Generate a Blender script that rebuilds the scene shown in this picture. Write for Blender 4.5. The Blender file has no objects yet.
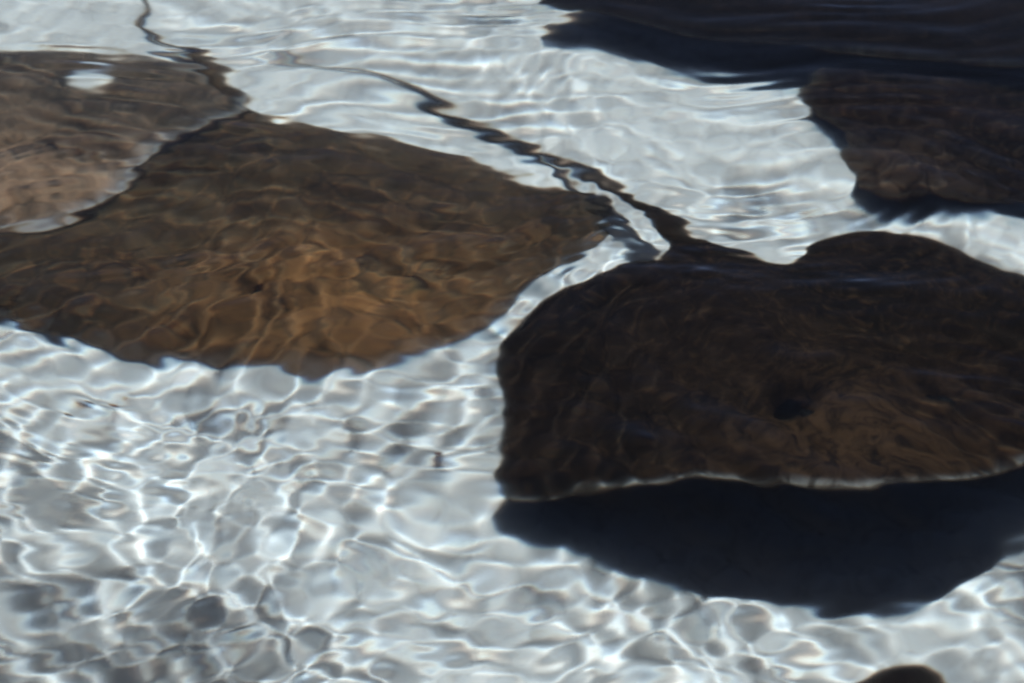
import bpy, math, random
import numpy as np
from mathutils import Vector, noise

S = bpy.context.scene
COL = S.collection
random.seed(4)
R = math.radians

# ------------------------------------------------------------------ view
IMG_W, IMG_H = 1024, 683
WATER_Z = 0.42
DEP = R(31.0)
HFOV = R(30.0)
CAM = np.array([0.0, 0.0, WATER_Z + 3.0 * math.sin(DEP)])
FPX = (IMG_W / 2) / math.tan(HFOV / 2)
N_WATER = 1.333


def ground(px, py, z):
    """Where the sight line through a photo pixel, bent at the calm water surface, reaches height z."""
    dx, dy = (px - IMG_W / 2) / FPX, (IMG_H / 2 - py) / FPX
    d = np.array([dx, math.cos(DEP) + dy * math.sin(DEP), -math.sin(DEP) + dy * math.cos(DEP)])
    d /= np.linalg.norm(d)
    t = (WATER_Z - CAM[2]) / d[2]
    p = CAM + t * d
    e = 1 / N_WATER
    c1 = -d[2]
    c2 = math.sqrt(1 - e * e * (1 - c1 * c1))
    q = e * d + np.array([0, 0, e * c1 - c2])
    t = (z - p[2]) / q[2]
    return p + t * q


cam_d = bpy.data.cameras.new("camera")
cam = bpy.data.objects.new("camera", cam_d)
COL.objects.link(cam)
cam.location = CAM
cam.rotation_euler = (R(90) - DEP, 0, 0)
cam_d.sensor_width = 36
cam_d.lens = 18 / math.tan(HFOV / 2)
cam_d.clip_start = 0.05
cam_d.clip_end = 2000
S.camera = cam

# ------------------------------------------------------------------ light
SUN_EL, SUN_AZ = R(70), R(-6)      # azimuth measured from +Y (away from the viewer) towards +X
world = bpy.data.worlds.new("World")
S.world = world
world.use_nodes = True
nt = world.node_tree
sky = nt.nodes.new("ShaderNodeTexSky")
sky.sky_type = 'NISHITA'
sky.sun_disc = False
sky.sun_elevation = SUN_EL
sky.sun_rotation = SUN_AZ
sky.air_density = 0.09        # very clear, dark blue sky
sky.dust_density = 0.4
sky.ozone_density = 0.0
bg = nt.nodes["Background"]
bg.inputs[1].default_value = 0.05
nt.links.new(sky.outputs[0], bg.inputs[0])

sun_d = bpy.data.lights.new("sun", 'SUN')
sun_d.energy = 5.0
sun_d.angle = R(0.8)
sun_d.color = (1.0, 0.985, 0.965)
sun_d.cycles.is_caustics_light = True
sun = bpy.data.objects.new("sun", sun_d)
COL.objects.link(sun)
to_sun = Vector((math.sin(SUN_AZ) * math.cos(SUN_EL), math.cos(SUN_AZ) * math.cos(SUN_EL), math.sin(SUN_EL)))
sun.rotation_euler = (-to_sun).to_track_quat('-Z', 'Y').to_euler()
sun.location = (0, 3, 6)

S.view_settings.view_transform = 'Standard'
S.view_settings.look = 'None'
S.view_settings.exposure = 1.38
S.view_settings.gamma = 1.0
S.view_settings.use_curve_mapping = False
S.render.engine = 'CYCLES'
cy = S.cycles
cy.use_denoising = True
try:
    cy.denoiser = 'OPENIMAGEDENOISE'
    cy.denoising_prefilter = 'ACCURATE'
    cy.denoising_input_passes = 'RGB_ALBEDO_NORMAL'
except Exception:
    pass
cy.max_bounces = 8
cy.diffuse_bounces = 2
cy.transmission_bounces = 6
cy.caustics_refractive = True
cy.caustics_reflective = False
cy.sample_clamp_indirect = 4.0
cy.blur_glossy = 0.5
cy.filter_width = 2.3


# ------------------------------------------------------------------ node helpers
class Mat:
    def __init__(self, name):
        self.m = bpy.data.materials.new(name)
        self.m.use_nodes = True
        self.t = self.m.node_tree
        for n in list(self.t.nodes):
            self.t.nodes.remove(n)
        self.out = self.t.nodes.new("ShaderNodeOutputMaterial")

    def n(self, typ, **kw):
        nd = self.t.nodes.new(typ)
        for k, v in kw.items():
            setattr(nd, k, v)
        return nd

    def l(self, a, b):
        self.t.links.new(a, b)

    def val(self, sock, v):
        if hasattr(v, "is_linked"):
            self.l(v, sock)
        else:
            sock.default_value = v

    def noise(self, vec, scale, detail=4, rough=0.55, dist=0.0):
        nd = self.n("ShaderNodeTexNoise")
        self.l(vec, nd.inputs["Vector"])
        nd.inputs["Scale"].default_value = scale
        nd.inputs["Detail"].default_value = detail
        nd.inputs["Roughness"].default_value = rough
        nd.inputs["Distortion"].default_value = dist
        return nd.outputs["Fac"]

    def ramp(self, fac, stops):
        nd = self.n("ShaderNodeValToRGB")
        el = nd.color_ramp.elements
        while len(el) < len(stops):
            el.new(0.5)
        for e, (p, c) in zip(el, stops):
            e.position = p
            e.color = (*c, 1) if len(c) == 3 else c
        self.l(fac, nd.inputs[0])
        return nd.outputs[0]

    def mix(self, fac, a, b, mode='MIX'):
        nd = self.n("ShaderNodeMix", data_type='RGBA', blend_type=mode)
        self.val(nd.inputs[0], fac)
        self.val(nd.inputs[6], a if not isinstance(a, tuple) else (*a, 1))
        self.val(nd.inputs[7], b if not isinstance(b, tuple) else (*b, 1))
        return nd.outputs[2]

    def math(self, op, a, b=0.0, clamp=False):
        nd = self.n("ShaderNodeMath", operation=op, use_clamp=clamp)
        self.val(nd.inputs[0], a)
        self.val(nd.inputs[1], b)
        return nd.outputs[0]

    def maprange(self, v, a, b, c=0.0, d=1.0):
        nd = self.n("ShaderNodeMapRange", interpolation_type='SMOOTHSTEP')
        self.l(v, nd.inputs[0])
        for i, x in enumerate((a, b, c, d)):
            nd.inputs[i + 1].default_value = x
        return nd.outputs[0]

    def principled(self, color, rough, spec=0.3, bump=None, bump_strength=0.3, bump_dist=0.004):
        b = self.n("ShaderNodeBsdfPrincipled")
        self.val(b.inputs["Base Color"], color if not isinstance(color, tuple) else (*color, 1))
        self.val(b.inputs["Roughness"], rough)
        b.inputs["Specular IOR Level"].default_value = spec
        if bump is not None:
            bn = self.n("ShaderNodeBump")
            bn.inputs["Strength"].default_value = bump_strength
            bn.inputs["Distance"].default_value = bump_dist
            self.l(bump, bn.inputs["Height"])
            self.l(bn.outputs[0], b.inputs["Normal"])
        self.l(b.outputs[0], self.out.inputs[0])
        return b


def obj_coords(m, stretch=None):
    tc = m.n("ShaderNodeTexCoord")
    v = tc.outputs["Object"]
    if stretch:
        mp = m.n("ShaderNodeMapping")
        m.l(v, mp.inputs[0])
        mp.inputs["Rotation"].default_value = stretch[0]
        mp.inputs["Scale"].default_value = stretch[1]
        v = mp.outputs[0]
    return v


def sand_material():
    m = Mat("pale_sand")
    v = obj_coords(m)
    big = m.noise(v, 2.2, 4, 0.6)
    mid = m.noise(v, 14, 5, 0.65, 0.8)
    fine = m.noise(v, 260, 2, 0.6)
    c = m.ramp(big, [(0.3, (0.77, 0.745, 0.705)), (0.7, (0.86, 0.835, 0.80))])
    c = m.mix(m.maprange(mid, 0.46, 0.70, 0, 0.75), c, (0.58, 0.545, 0.515))
    c = m.mix(m.maprange(fine, 0.58, 0.70, 0, 0.35), c, (0.40, 0.35, 0.29))
    vor = m.n("ShaderNodeTexNoise")
    m.l(v, vor.inputs["Vector"])
    vor.inputs["Scale"].default_value = 30
    vor.inputs["Detail"].default_value = 4
    vor.inputs["Distortion"].default_value = 1.6
    c = m.mix(m.maprange(vor.outputs["Fac"], 0.50, 0.66, 0, 0.55), c, (0.42, 0.41, 0.40))
    c = m.mix(m.maprange(m.noise(v, 75, 2, 0.5), 0.66, 0.74, 0, 0.6), c, (0.25, 0.20, 0.15))
    m.principled(c, 0.95, 0.1, m.math('ADD', fine, m.math('MULTIPLY', mid, 3.0)), 0.5, 0.004)
    return m.m


def water_material():
    m = Mat("clear_water")
    # clear water, its three colour bands bent very slightly differently
    bands = [((0.40, 0.40, 0.40), 1.333), ((0.60, 0, 0), 1.3255), ((0, 0.60, 0), 1.333), ((0, 0, 0.60), 1.3405)]
    acc = None
    tint = (0.88, 0.96, 1.0)
    for col, ior in bands:
        r = m.n("ShaderNodeBsdfRefraction", distribution='GGX')
        r.inputs["Color"].default_value = (*[c * t for c, t in zip(col, tint)], 1)
        r.inputs["Roughness"].default_value = 0.14     # capillary ripples too small to model
        r.inputs["IOR"].default_value = ior
        if acc is None:
            acc = r.outputs[0]
        else:
            a = m.n("ShaderNodeAddShader")
            m.l(acc, a.inputs[0])
            m.l(r.outputs[0], a.inputs[1])
            acc = a.outputs[0]
    g = m.n("ShaderNodeBsdfGlossy", distribution='GGX')
    g.inputs["Color"].default_value = (0.9, 0.95, 1.0, 1)
    g.inputs["Roughness"].default_value = 0.02
    fr = m.n("ShaderNodeFresnel")
    fr.inputs[0].default_value = 1.333
    mx = m.n("ShaderNodeMixShader")
    m.l(m.math('MULTIPLY', fr.outputs[0], 1.0), mx.inputs[0])
    m.l(acc, mx.inputs[1])
    m.l(g.outputs[0], mx.inputs[2])
    m.l(mx.outputs[0], m.out.inputs[0])
    return m.m


def skin_material(name, dark, mid, warm, rim, warm_amount, rim_amount):
    m = Mat(name)
    v = obj_coords(m)
    warp = m.n("ShaderNodeTexNoise")
    m.l(v, warp.inputs["Vector"])
    warp.inputs["Scale"].default_value = 5
    warp.inputs["Detail"].default_value = 3
    vm = m.n("ShaderNodeVectorMath", operation='MULTIPLY_ADD')
    m.l(warp.outputs["Color"], vm.inputs[0])
    vm.inputs[1].default_value = (0.34, 0.34, 0.34)
    m.l(v, vm.inputs[2])
    wv = vm.outputs[0]
    big = m.noise(wv, 4.5, 5, 0.6, 0.6)
    med = m.noise(wv, 17, 5, 0.65, 1.2)
    fine = m.noise(v, 120, 3, 0.6)
    c = m.mix(m.maprange(big, 0.36, 0.62), dark, mid)
    centre = m.n("ShaderNodeAttribute", attribute_name="warm")
    w = m.math('MULTIPLY', m.maprange(med, 0.34, 0.66), centre.outputs["Fac"])
    c = m.mix(m.math('MULTIPLY', w, warm_amount, True), c, warm)
    speck = m.noise(wv, 52, 5, 0.7, 0.6)
    c = m.mix(m.maprange(speck, 0.48, 0.70, 0, 0.75), c, tuple(0.55 * a + 0.45 * b for a, b in zip(warm, mid)))
    c = m.mix(m.maprange(speck, 0.48, 0.30, 0, 0.55), c, tuple(x * 0.5 for x in dark))
    c = m.mix(m.maprange(fine, 0.55, 0.75, 0, 0.35), c, tuple(x * 0.5 for x in dark))
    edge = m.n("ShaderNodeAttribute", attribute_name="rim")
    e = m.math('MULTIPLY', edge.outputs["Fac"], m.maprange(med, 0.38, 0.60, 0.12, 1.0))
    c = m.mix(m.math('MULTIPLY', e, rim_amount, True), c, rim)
    spot = m.n("ShaderNodeAttribute", attribute_name="pale_spot")
    c = m.mix(spot.outputs["Fac"], c, (0.80, 0.80, 0.78))
    m.principled(c, 0.75, 0.02, m.math('ADD', fine, med), 0.30, 0.006)
    return m.m


def plain(name, color, rough=0.5, spec=0.4, scale=60):
    m = Mat(name)
    v = obj_coords(m)
    n = m.noise(v, scale, 3)
    c = m.mix(m.maprange(n, 0.35, 0.7, 0, 0.6), color, tuple(x * 0.55 for x in color))
    m.principled(c, rough, spec)
    return m.m


# ------------------------------------------------------------------ meshes
def mesh_object(name, verts, faces, mats, parent=None, smooth=True, face_mat=None, attrs=None):
    me = bpy.data.meshes.new(name)
    me.from_pydata([tuple(map(float, p)) for p in verts], [], faces)
    for mt in mats:
        me.materials.append(mt)
    if face_mat is not None:
        me.polygons.foreach_set("material_index", face_mat)
    if smooth:
        me.polygons.foreach_set("use_smooth", [True] * len(me.polygons))
    for k, a in (attrs or {}).items():
        at = me.attributes.new(k, 'FLOAT', 'POINT')
        at.data.foreach_set("value", np.asarray(a, dtype=np.float32))
    me.update()
    o = bpy.data.objects.new(name, me)
    COL.objects.link(o)
    o.parent = parent
    o.cycles.is_caustics_receiver = True
    return o


def grid_mesh(name, xs, ys, Z, mat):
    nx, ny = len(xs), len(ys)
    X, Y = np.meshgrid(xs, ys)
    co = np.stack([X, Y, Z], -1).reshape(-1, 3).astype(np.float32)
    i = np.arange(nx * ny).reshape(ny, nx)
    q = np.stack([i[:-1, :-1], i[:-1, 1:], i[1:, 1:], i[1:, :-1]], -1).reshape(-1, 4)
    me = bpy.data.meshes.new(name)
    me.vertices.add(len(co))
    me.vertices.foreach_set("co", co.ravel())
    me.loops.add(q.size)
    me.loops.foreach_set("vertex_index", q.ravel().astype(np.int32))
    me.polygons.add(len(q))
    me.polygons.foreach_set("loop_start", np.arange(0, q.size, 4, dtype=np.int32))
    me.polygons.foreach_set("loop_total", np.full(len(q), 4, dtype=np.int32))
    me.polygons.foreach_set("use_smooth", np.ones(len(q), dtype=bool))
    me.materials.append(mat)
    me.update(calc_edges=True)
    me.validate()
    o = bpy.data.objects.new(name, me)
    COL.objects.link(o)
    return o


def axis(lo, hi, step, far):
    core = np.arange(lo, hi + step / 2, step)
    out, s, x = [], step, 0.0
    while x < far:
        s *= 1.25
        x += s
        out.append(x)
    out = np.array(out)
    return np.concatenate([lo - out[::-1], core, core[-1] + out])


def smoothstep(a, b, x):
    t = np.clip((x - a) / (b - a), 0, 1)
    return t * t * (3 - 2 * t)


# ------------------------------------------------------------------ sea bed and water
rng = np.random.default_rng(11)


def waves(X, Y, comps):
    Z = np.zeros_like(X)
    for lam, amp, th, ph in comps:
        k = 2 * math.pi / lam
        Z += amp * np.sin(k * (X * math.cos(th) + Y * math.sin(th)) + ph)
    return Z


def spectrum(n, l0, l1, slope, th0, spread):
    """n ripples of wavelengths l0..l1, each with the slope given (amp = slope * lam / 2pi)."""
    out = []
    for _ in range(n):
        lam = l0 * (l1 / l0) ** rng.random()
        th = th0 + spread * rng.normal()
        out.append((lam, slope * lam / (2 * math.pi) * (0.5 + rng.random()), th, rng.random() * 6.283))
    return out


def sand_bed():
    xs = axis(-2.2, 2.2, 0.02, 250)
    ys = axis(0.8, 6.0, 0.02, 250)
    X, Y = np.meshgrid(xs, ys)
    c = spectrum(16, 0.12, 0.9, 0.03, 1.2, 1.2)
    fade = smoothstep(8, 3, np.hypot(X, Y - 3))
    Z = waves(X, Y, c) * 0.6 * fade
    o = grid_mesh("sand", xs, ys, Z, sand_material())
    o["kind"] = "structure"
    o.cycles.is_caustics_receiver = True
    return o


def water_sheet():
    xs = axis(-1.7, 1.7, 0.0048, 250)
    ys = axis(1.35, 4.9, 0.0048, 250)
    X, Y = np.meshgrid(xs, ys)
    # slow warp so that crests meander
    wx = waves(X, Y, spectrum(8, 0.5, 1.4, 0.18, 0.0, 3.0))
    wy = waves(X, Y, spectrum(8, 0.5, 1.4, 0.18, 0.0, 3.0))
    Xw, Yw = X + wx, Y + wy
    fade = smoothstep(5.0, 2.6, np.hypot(X, Y - 3.0))
    swell = waves(Xw, Yw, spectrum(10, 0.35, 0.9, 0.012, 1.3, 0.7))
    ripple = waves(Xw, Yw, spectrum(26, 0.10, 0.24, 0.011, 1.3, 1.1))
    fine = waves(Xw, Yw, spectrum(34, 0.045, 0.09, 0.0165, 0.0, 3.0))
    fine += waves(Xw, Yw, spectrum(30, 0.028, 0.050, 0.0115, 0.0, 3.0))
    # livelier water near the viewer, long low crests farther out
    near = smoothstep(2.5, 1.85, Y + 0.25 * X)
    far = smoothstep(2.9, 3.6, Y)
    patch = (0.66 + 0.08 * near) * (0.8 + 0.2 * np.sin(2.1 * X + 1.3) * np.sin(1.7 * Y + 0.6))
    streak = waves(Xw, Yw, spectrum(30, 0.06, 0.19, 0.0068, 1.52, 0.16))
    Z = WATER_Z + (swell * (1 - 0.5 * far) + ripple * (1 + 0.2 * near - 0.55 * far) + fine * patch * (1 - 0.8 * far) + streak * far) * fade
    o = grid_mesh("water", xs, ys, Z, water_material())
    o["kind"] = "structure"
    o.cycles.is_caustics_caster = True
    return o


sand_bed()
water_sheet()


# ------------------------------------------------------------------ stingrays
def closed_curve(pts, n):
    """Closed Catmull-Rom curve through pts, resampled to n evenly spaced points."""
    P = np.array(pts, float)
    k = len(P)
    dense = []
    for i in range(k):
        p0, p1, p2, p3 = P[i - 1], P[i], P[(i + 1) % k], P[(i + 2) % k]
        for t in np.linspace(0, 1, 16, endpoint=False):
            dense.append(0.5 * (2 * p1 + (p2 - p0) * t + (2 * p0 - 5 * p1 + 4 * p2 - p3) * t * t + (3 * p1 - p0 - 3 * p2 + p3) * t ** 3))
    D = np.array(dense)
    D2 = np.vstack([D, D[:1]])
    s = np.concatenate([[0], np.cumsum(np.linalg.norm(np.diff(D2[:, :2], axis=0), axis=1))])
    q = np.linspace(0, s[-1], n, endpoint=False)
    return np.stack([np.interp(q, s, D2[:, j]) for j in range(D.shape[1])], -1), s[-1]


def open_curve(pts, n):
    P = np.array(pts, float)
    P = np.vstack([2 * P[0] - P[1], P, 2 * P[-1] - P[-2]])
    dense = []
    for i in range(1, len(P) - 2):
        p0, p1, p2, p3 = P[i - 1], P[i], P[i + 1], P[i + 2]
        for t in np.linspace(0, 1, 12, endpoint=False):
            dense.append(0.5 * (2 * p1 + (p2 - p0) * t + (2 * p0 - 5 * p1 + 4 * p2 - p3) * t * t + (3 * p1 - p0 - 3 * p2 + p3) * t ** 3))
    dense.append(P[-2])
    D = np.array(dense)
    s = np.concatenate([[0], np.cumsum(np.linalg.norm(np.diff(D[:, :3], axis=0), axis=1))])
    q = np.linspace(0, s[-1], n)
    return np.stack([np.interp(q, s, D[:, j]) for j in range(D.shape[1])], -1)


M_EYE = plain("ray_eye", (0.005, 0.0045, 0.004), 0.6, 0.05, 200)
M_LID = plain("ray_eyelid", (0.035, 0.026, 0.02), 0.6, 0.2, 150)
M_HOLE = plain("spiracle_opening", (0.003, 0.003, 0.003), 1.0, 0.0, 80)
M_BELLY = plain("ray_belly", (0.15, 0.145, 0.135), 0.8, 0.05, 12)


def stingray(label, outline, z_rim, centre, tail_base, head, skin, thick=0.085, eyes=(), tails=(), rim_w=0.02,
             rim_bias=None, flap=0.010, seed=0, spots=(), pits=(), humps=(), warm_c=None, ridge=0.04, warm_r=(0.27, 0.20), belly=0.10):
    """outline: photo pixels (px, py[, extra height]) of the disc's edge; tails: sweeps grown out of the edge."""
    rs = np.random.default_rng(seed)
    pts = []
    for p in outline:
        dz = p[2] if len(p) > 2 else 0.0
        g = ground(p[0], p[1], z_rim + dz)
        pts.append((g[0], g[1], z_rim + dz))
    n = 420
    E, per = closed_curve(pts, n)
    if np.sum(E[:, 0] * np.roll(E[:, 1], -1) - np.roll(E[:, 0], -1) * E[:, 1]) < 0:
        E = E[::-1].copy()
    c3 = ground(*centre, z_rim)
    c2 = c3[:2]
    tb, hd = ground(*tail_base, z_rim)[:2], ground(*head, z_rim)[:2]
    ax = (hd - tb) / np.linalg.norm(hd - tb)
    L = np.linalg.norm(hd - tb)
    pv = np.array([-ax[1], ax[0]])
    root_loc = np.array([c2[0], c2[1], z_rim])

    # flapping edge
    th = np.arange(n) / n * 2 * math.pi
    wob = sum(a * np.sin(k * th + p) for k, a, p in [(5, 1.0, rs.random() * 6), (9, 0.7, rs.random() * 6), (14, 0.5, rs.random() * 6), (23, 0.25, rs.random() * 6)])
    wob *= flap / 1.6

    nr = 64
    radii = np.sin(np.linspace(0, 1, nr + 1)[1:] * math.pi / 2) ** 0.85
    eye_w = [(ground(e[0], e[1], z_rim + thick * 0.8)[:2], e[2]) for e in eyes]
    spot_w = [(ground(*s[:2], z_rim + thick * 0.5)[:2], s[2], s[3]) for s in spots]
    pit_w = [(ground(*s[:2], z_rim + thick * 0.8)[:2], s[2], s[3]) for s in pits]
    hump_w = [(ground(*s[:2], z_rim + thick * 0.4)[:2], s[2], s[3], s[4]) for s in humps]

    def top_height(P, r):
        d = P - tb
        u, v = d @ ax / L, d @ pv
        env = smoothstep(-0.12, 0.35, u) * smoothstep(1.12, 0.72, u)
        h = 0.48 * thick * np.clip(1 - r ** 2, 0, 1) ** 1.25
        h = h + 0.52 * thick * np.exp(-(v / 0.115) ** 2) * env * (1 - r ** 6)
        h = h + ridge * thick * np.exp(-(v / 0.035) ** 2) * env * (1 - r ** 6)
        for e, eye_s in eye_w:
            h = h + 0.020 * np.exp(-(np.linalg.norm(P - e, axis=-1) / (0.030 * eye_s)) ** 2)
            s = e - ax * 0.038 * eye_s
            h = h - 0.030 * eye_s * np.exp(-(np.linalg.norm(P - s, axis=-1) / (0.021 * eye_s)) ** 2)
        for q, rad, dep in pit_w:
            h = h - dep * np.exp(-(np.linalg.norm(P - q, axis=-1) / rad) ** 2)
        for q, ru, rv, hh in hump_w:
            dd = P - q
            h = h + hh * np.exp(-((dd @ ax) / ru) ** 2 - ((dd @ pv) / rv) ** 2) * (1 - r ** 8)
        return h

    verts, rim_a, warm_a, spot_a = [], [], [], []

    def put(x, y, z, rim=0.0, warm=0.0, spot=0.0):
        verts.append((x - root_loc[0], y - root_loc[1], z - root_loc[2]))
        rim_a.append(rim)
        warm_a.append(warm)
        spot_a.append(spot)
        return len(verts) - 1

    edge_len = np.linalg.norm(E[:, :2] - c2, axis=1)
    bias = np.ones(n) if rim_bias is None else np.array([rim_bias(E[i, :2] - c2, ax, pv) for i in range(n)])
    zc = float(np.mean(E[:, 2]))
    wc = None if warm_c is None else ground(*warm_c, z_rim + 0.05)[:2]

    def field(P):
        """distance to the disc's edge and the edge height carried inwards"""
        D = np.sqrt(((P[:, None, :] - E[None, :, :2]) ** 2).sum(-1))
        d = D.min(1)
        w = 1 / (D ** 2 + 0.02 ** 2) ** 1.5
        zz = (w * E[None, :, 2]).sum(1) / w.sum(1)
        return d, zz

    grid_pts = c2 + np.linspace(0, 0.6, 12)[:, None, None] * (E[None, ::20, :2] - c2)
    d_max = float(field(grid_pts.reshape(-1, 2))[0].max())
    rid = np.zeros((nr, n), int)
    for k, r in enumerate(radii):
        P = c2 + r * (E[:, :2] - c2)
        d_edge, zz = field(P)
        h = top_height(P, 1 - np.clip(d_edge / d_max, 0, 1))
        zb = zz + wob * r ** 5
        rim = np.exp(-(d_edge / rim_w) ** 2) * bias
        dd = P - (c2 if wc is None else wc)
        warm = np.exp(-((dd @ pv) / warm_r[0]) ** 2 - ((dd @ ax) / warm_r[1]) ** 2)
        sp = np.zeros(n)
        for q, ra, rb in spot_w:
            ds = P - q
            sp = np.maximum(sp, smoothstep(1.25, 0.8, np.sqrt((ds[:, 0] / ra) ** 2 + (ds[:, 1] / rb) ** 2)))
        for i in range(n):
            rid[k, i] = put(P[i, 0], P[i, 1], zb[i] + h[i] + 0.003, rim[i], warm[i], sp[i])
    dc, zcc = field(c2[None])
    z0 = float(zcc[0]) + float(top_height(c2[None], 1 - np.clip(dc / d_max, 0, 1))[0]) + 0.003
    mid_top = put(c2[0], c2[1], z0, 0, 1 if wc is None else float(np.exp(-np.sum((c2 - wc) ** 2) / 0.08)))
    nb = 14
    rb = np.linspace(0, 1, nb + 1)[1:]
    bid = np.zeros((nb, n), int)
    for k, r in enumerate(rb):
        P = c2 + r * (E[:, :2] - c2)
        zb = field(P)[1] + wob * r ** 5 - 0.003 - belly * thick * (1 - r ** 2)
        for i in range(n):
            bid[k, i] = put(P[i, 0], P[i, 1], zb[i], 1.0)
    mid_bot = put(c2[0], c2[1], float(zcc[0]) - 0.003 - belly * thick, 1.0)

    faces, fm = [], []

    def face(f, m=0):
        faces.append(tuple(f))
        fm.append(m)

    for i in range(n):
        j = (i + 1) % n
        face((mid_top, rid[0, i], rid[0, j]))
        face((mid_bot, bid[0, j], bid[0, i]), 1)
        for k in range(nr - 1):
            face((rid[k, i], rid[k + 1, i], rid[k + 1, j], rid[k, j]))
        for k in range(nb - 1):
            face((bid[k, i], bid[k, j], bid[k + 1, j], bid[k + 1, i]), 1)

    # tails and claspers grow out of stretches of the edge
    taken = set()
    for a_px, b_px, path in tails:
        A, B = ground(*a_px, z_rim)[:2], ground(*b_px, z_rim)[:2]
        ia = int(np.argmin(np.linalg.norm(E[:, :2] - A, axis=1)))
        ib = int(np.argmin(np.linalg.norm(E[:, :2] - B, axis=1)))
        if (ib - ia) % n > n / 2:
            ia, ib = ib, ia
        m = (ib - ia) % n
        if m < 2:
            ib = (ia + 2) % n
            m = 2
        idx = [(ia + q) % n for q in range(m + 1)]
        taken.update(idx[:-1])
        loop = [rid[-1, i] for i in idx] + [bid[-1, i] for i in reversed(idx)]
        mid = np.array([E[ia][:3], E[ib][:3]]).mean(0)
        mid[2] += wob[ia]
        tp = []
        for px, py, z, w in path:
            g = ground(px, py, z)
            tp.append((g[0], g[1], z, w))
        w0 = np.linalg.norm(E[ia, :2] - E[ib, :2]) / 2
        tp = [(mid[0], mid[1], mid[2], w0)] + tp
        C = open_curve(tp, 70)
        prev = loop
        nl = len(loop)
        base = [np.array(verts[q]) + root_loc - mid for q in loop]
        side0 = E[ia, :2] - E[ib, :2]
        side0 /= np.linalg.norm(side0)
        for s in range(1, len(C)):
            tg = C[min(s + 1, len(C) - 1), :3] - C[s - 1, :3]
            tg /= np.linalg.norm(tg)
            sd = np.cross(tg, [0, 0, 1.0])
            sd /= np.linalg.norm(sd)
            if s == 1 and sd[:2] @ side0 < 0:
                flip = -1.0
            elif s == 1:
                flip = 1.0
            sd = sd * flip
            up = np.cross(sd, tg)
            if up[2] < 0:
                up = -up
            f = smoothstep(0, 0.12, s / len(C))
            w = C[s, 3]
            cur = []
            for q in range(nl):
                if q <= m:
                    a = math.pi * q / m
                    x, y = math.cos(a), max(math.sin(a), 0)
                else:
                    a = math.pi * (nl - 1 - q) / m
                    x, y = math.cos(a), -max(math.sin(a), 0)
                if q in (0, nl - 1):
                    x, y = 1.0, (0.12 if q == 0 else -0.12)
                if q in (m, m + 1):
                    x, y = -1.0, (0.12 if q == m else -0.12)
                ring = C[s, :3] + sd * (x * w) + up * (y * max(w * 0.75, 0.0015))
                edge = C[s, :3] + base[q] * np.array([w / w0, w / w0, 1])
                p = edge * (1 - f) + ring * f
                cur.append(put(*p))
            for q in range(nl):
                q2 = (q + 1) % nl
                face((prev[q], cur[q], cur[q2], prev[q2]))
            prev = cur
        face(prev)
    for i in range(n):
        if i in taken:
            continue
        j = (i + 1) % n
        face((rid[-1, i], bid[-1, i], bid[-1, j], rid[-1, j]))

    body = mesh_object("stingray", verts, faces, [skin, M_BELLY], None, True, fm,
                       {"rim": rim_a, "warm": warm_a, "pale_spot": spot_a})
    body.location = root_loc
    import bmesh
    bm = bmesh.new()
    bm.from_mesh(body.data)
    bmesh.ops.recalc_face_normals(bm, faces=bm.faces)
    bm.to_mesh(body.data)
    bm.free()
    body["label"] = label
    body["category"] = "stingray"
    body["group"] = "stingrays resting in the shallow water"

    # eyes and spiracles
    def local_top(P):
        d = P - c2
        ang = np.arctan2(E[:, 1] - c2[1], E[:, 0] - c2[0])
        i = int(np.argmin(np.abs(np.angle(np.exp(1j * (ang - math.atan2(d[1], d[0])))))))
        r = np.linalg.norm(d) / edge_len[i]
        de, ze = field(P[None])
        return float(ze[0]) + wob[i] * r ** 5 + float(top_height(P[None], 1 - np.clip(de / d_max, 0, 1))[0]) + 0.003

    for e, eye_s in eye_w:
        sgn = 1.0 if (e - tb) @ pv > 0 else -1.0
        q = e + pv * sgn * 0.006 - ax * 0.012 * eye_s
        zt = local_top(q)
        ev, ef = [], []
        nu, nv = 16, 10
        for b in range(nv + 1):
            for a in range(nu):
                ph, t = 2 * math.pi * a / nu, math.pi * b / nv
                loc = ax * (0.017 * math.sin(t) * math.cos(ph)) + pv * (0.013 * math.sin(t) * math.sin(ph))
                ev.append((q[0] + loc[0] - root_loc[0], q[1] + loc[1] - root_loc[1], zt - 0.002 + 0.006 * math.cos(t) - root_loc[2]))
        for b in range(nv):
            for a in range(nu):
                a2 = (a + 1) % nu
                ef.append((b * nu + a, (b + 1) * nu + a, (b + 1) * nu + a2, b * nu + a2))
        mesh_object("eye", ev, ef, [M_EYE], body)
        # spiracle: the dark funnel right behind the eye
        q = e - ax * 0.038 * eye_s
        sv, sf = [], []
        for b in range(7):
            for a in range(20):
                ph = 2 * math.pi * a / 20
                rr = b / 6
                P = q + ax * (0.013 * eye_s * rr * math.cos(ph)) + pv * (0.010 * eye_s * rr * math.sin(ph))
                sv.append((P[0] - root_loc[0], P[1] - root_loc[1], local_top(P) + 0.0025 * (1 - rr ** 3) - 0.0005 - root_loc[2]))
        for b in range(6):
            for a in range(20):
                a2 = (a + 1) % 20
                sf.append((b * 20 + a, (b + 1) * 20 + a, (b + 1) * 20 + a2, b * 20 + a2))
        mesh_object("spiracle", sv, sf, [M_HOLE], body)
    return body


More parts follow.
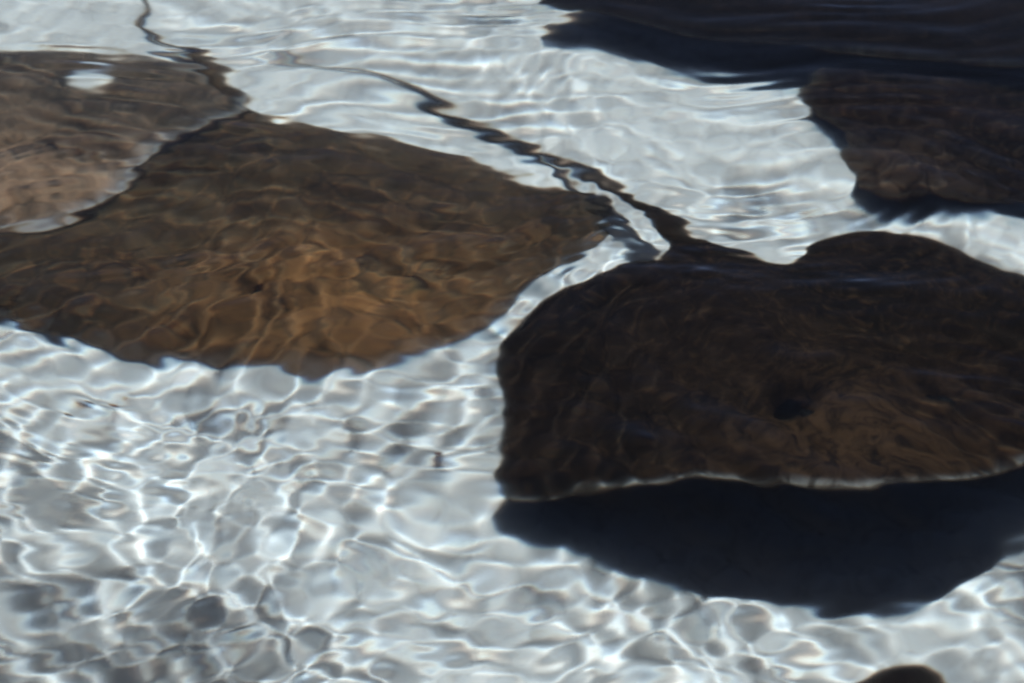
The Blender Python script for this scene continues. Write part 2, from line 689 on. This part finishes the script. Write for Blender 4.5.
SK_BROWN = skin_material("brown_ray_skin", (0.026, 0.020, 0.0145), (0.066, 0.046, 0.029), (0.34, 0.155, 0.058), (0.12, 0.11, 0.105), 1.0, 0.65)
SK_BLACK = skin_material("blackish_ray_skin", (0.006, 0.0045, 0.0034), (0.014, 0.0086, 0.006), (0.082, 0.043, 0.021), (0.34, 0.315, 0.285), 0.9, 0.75)
SK_GREY = skin_material("grey_brown_ray_skin", (0.044, 0.037, 0.030), (0.13, 0.092, 0.066), (0.44, 0.26, 0.16), (0.38, 0.37, 0.36), 1.0, 0.9)
SK_RUST = skin_material("dark_rust_ray_skin", (0.004, 0.003, 0.0026), (0.009, 0.005, 0.004), (0.12, 0.075, 0.05), (0.10, 0.08, 0.06), 0.8, 0.3)
SK_DARK = skin_material("near_black_ray_skin", (0.004, 0.0032, 0.003), (0.009, 0.006, 0.005), (0.026, 0.016, 0.012), (0.05, 0.045, 0.04), 0.8, 0.3)

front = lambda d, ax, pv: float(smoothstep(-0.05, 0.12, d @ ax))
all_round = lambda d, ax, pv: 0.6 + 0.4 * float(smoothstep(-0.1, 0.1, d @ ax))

# the big brown one, flat on the sand
stingray("big mottled orange-brown ray lying flat on pale sand beside the blackish ray's tail",
         [(246, 112), (280, 119), (330, 129), (380, 139), (430, 148), (470, 160, 0.012), (515, 178, 0.018), (560, 184, 0.015),
          (590, 190), (604, 203), (606, 220), (596, 240), (574, 258), (546, 276), (522, 297), (508, 318), (488, 332),
          (455, 346), (415, 359), (375, 366), (340, 372), (315, 374), (285, 371), (240, 365), (190, 362), (150, 359),
          (112, 350), (80, 338), (40, 326), (0, 319), (-50, 312), (-95, 296), (-120, 272), (-105, 250), (-60, 236), (0, 222),
          (60, 204), (120, 176), (180, 146), (220, 124)],
         0.009, (300, 262), (250, 118), (345, 372), SK_BROWN, thick=0.10, eyes=[(262, 294, 1.6), (418, 278, 1.0)],
         tails=[((262, 116), (232, 119), [(228, 86, 0.05, 0.022), (205, 60, 0.05, 0.017), (182, 47, 0.04, 0.013), (156, 38, 0.03, 0.008), (140, 22, 0.025, 0.006), (148, 6, 0.025, 0.005), (140, -18, 0.025, 0.004)])],
         rim_w=0.024, rim_bias=front, flap=0.002, seed=3, warm_c=(335, 295), warm_r=(0.29, 0.22))

# the grey-brown one on its shoulder
stingray("grey-brown ray with a pale frilled edge and a white patch, overlapping the big brown ray",
         [(0, 51), (60, 49), (120, 51), (168, 58), (205, 68), (236, 82), (248, 97), (243, 109), (216, 121), (186, 137), (160, 150),
          (145, 165), (130, 183), (110, 197), (84, 211), (58, 222), (28, 227), (0, 228), (-60, 233), (-150, 228), (-240, 200),
          (-280, 150), (-240, 95), (-140, 62), (-60, 53)],
         0.038, (20, 140), (30, 55), (-20, 228), SK_GREY, thick=0.075, eyes=[(50, 150, 1.0), (-70, 140, 1.0)],
         rim_w=0.030, rim_bias=all_round, flap=0.008, seed=8, spots=[(90, 78, 0.044, 0.046)], warm_c=(20, 175))

# the blackish one hovering over its shadow
stingray("blackish ray hovering above its wide dark shadow, with a long thin black tail",
         [(700, 228), (722, 243), (745, 251), (772, 260), (797, 262), (812, 246), (835, 233), (862, 228), (895, 233), (940, 243), (985, 261),
          (1024, 277), (1080, 300), (1140, 330, -0.08), (1175, 365, -0.16), (1165, 395, -0.18), (1110, 428, -0.17), (1060, 448, -0.14), (1024, 462, -0.11), (985, 476, -0.06), (930, 486, -0.01),
          (880, 488), (810, 484), (740, 480, -0.012), (690, 479, -0.03), (650, 485, -0.055), (612, 486, -0.09), (580, 490, -0.13), (548, 503, -0.18), (522, 510, -0.21), (503, 506, -0.23),
          (492, 495, -0.235), (495, 480, -0.22), (502, 462, -0.20), (503, 430, -0.17), (500, 390, -0.14), (500, 352, -0.12), (514, 328, -0.10), (534, 305, -0.085), (560, 290, -0.065), (595, 278, -0.04),
          (622, 269, -0.025), (642, 263, -0.015), (662, 258), (670, 247), (666, 236), (658, 222)],
         0.285, (800, 365), (690, 240), (935, 484), SK_BLACK, thick=0.085, eyes=[(822, 410, 2.1), (954, 377, 1.15)],
         tails=[((658, 220), (698, 226), [(648, 206, 0.23, 0.023), (606, 182, 0.12, 0.017), (566, 161, 0.05, 0.013), (520, 142, 0.025, 0.0115), (470, 120, 0.022, 0.0105),
                 (435, 103, 0.020, 0.009), (412, 88, 0.020, 0.0075), (370, 74, 0.020, 0.0055), (320, 64, 0.020, 0.005), (270, 53, 0.020, 0.004)])],
         rim_w=0.009, rim_bias=front, flap=0.012, seed=5, warm_c=(880, 430))

# the two dark ones in the far corner
stingray("dark reddish-brown ray with a rounded tan lobe, in the far corner near its teal shadow",
         [(800, 96), (816, 78), (850, 66), (900, 67), (950, 71), (1024, 79), (1120, 92), (1230, 125), (1250, 165), (1180, 200), (1100, 212), (1024, 206),
          (970, 200), (930, 194), (900, 197), (872, 193), (853, 180), (847, 160), (850, 142), (838, 127), (815, 112)],
         0.075, (990, 140), (1150, 90), (880, 170), SK_RUST, thick=0.08, eyes=[], rim_w=0.02, flap=0.010, seed=12, warm_c=(893, 168), warm_r=(0.12, 0.12))
stingray("dark ray cut off by the top right edge of the photo, above a teal shadow",
         [(540, 4), (590, 10), (640, 24), (700, 38), (760, 45), (850, 52), (950, 60), (1024, 68), (1120, 66), (1220, 30), (1200, -30),
          (1080, -70), (900, -85), (740, -70), (620, -40), (555, -12)],
         0.18, (860, -5), (860, -80), (860, 52), SK_DARK, thick=0.08, rim_w=0.02, flap=0.010, seed=15, warm_r=(0.4, 0.1))
# only the tip of this one reaches into the picture
stingray("dark ray of which only a rounded wing tip shows at the bottom edge",
         [(906, 668), (930, 672), (950, 682), (1000, 715), (1050, 770), (1030, 850), (930, 890), (810, 870), (770, 800), (800, 730), (850, 690), (884, 674)],
         0.10, (920, 780), (1050, 800), (800, 800), SK_DARK, thick=0.07, rim_w=0.015, flap=0.004, seed=20, warm_r=(0.05, 0.05))


# ------------------------------------------------------------------ small litter on the sand
def leaf_flake(px, py, length, rot, mat, label):
    g = ground(px, py, 0.012)
    vs, fs = [], []
    k = 9
    for side in (0, 1):
        for i in range(k):
            t = i / (k - 1)
            w = 0.36 * length * math.sin(math.pi * min(max(t, 0.03), 0.97)) ** 0.8
            for s in (-1, 0, 1):
                vs.append(((t - 0.5) * length, s * w * (1 + 0.2 * math.sin(7 * t + s)), 0.10 * length * s * s + 0.15 * length * (t - 0.5) ** 2 - side * 0.0012))
    off = k * 3
    for i in range(k - 1):
        for s in (0, 1):
            a = i * 3 + s
            fs.append((a, a + 3, a + 4, a + 1))
            fs.append((off + a, off + a + 1, off + a + 4, off + a + 3))
        for s in (0, 2):
            a = i * 3 + s
            fs.append((a, off + a, off + a + 3, a + 3) if s == 0 else (a, a + 3, off + a + 3, off + a))
    for a, b in ((0, 1), (1, 2)):
        fs.append((a, b, off + b, off + a))
        e = (k - 1) * 3
        fs.append((e + a, off + e + a, off + e + b, e + b))
    o = mesh_object("leaf_flake", vs, fs, [mat])
    o.location = g
    o.rotation_euler = (0.1, -0.1, rot)
    o["label"] = label
    o["category"] = "leaf"
    o["group"] = "leaf flakes lying on the sand"
    return o


M_RED = plain("red_leaf", (0.24, 0.09, 0.07), 0.7, 0.2, 90)
M_ORANGE = plain("orange_leaf", (0.42, 0.17, 0.06), 0.7, 0.2, 90)
M_BROWN = plain("brown_leaf", (0.10, 0.06, 0.04), 0.7, 0.2, 90)
leaf_flake(439, 461, 0.026, 1.2, M_RED, "dark red leaf flake on the pale sand left of the blackish ray")
leaf_flake(119, 403, 0.026, 0.6, M_ORANGE, "small orange leaf flake on sand below the big brown ray")
leaf_flake(73, 416, 0.026, -0.8, M_BROWN, "dull brown leaf flake on sand left of the orange flake")
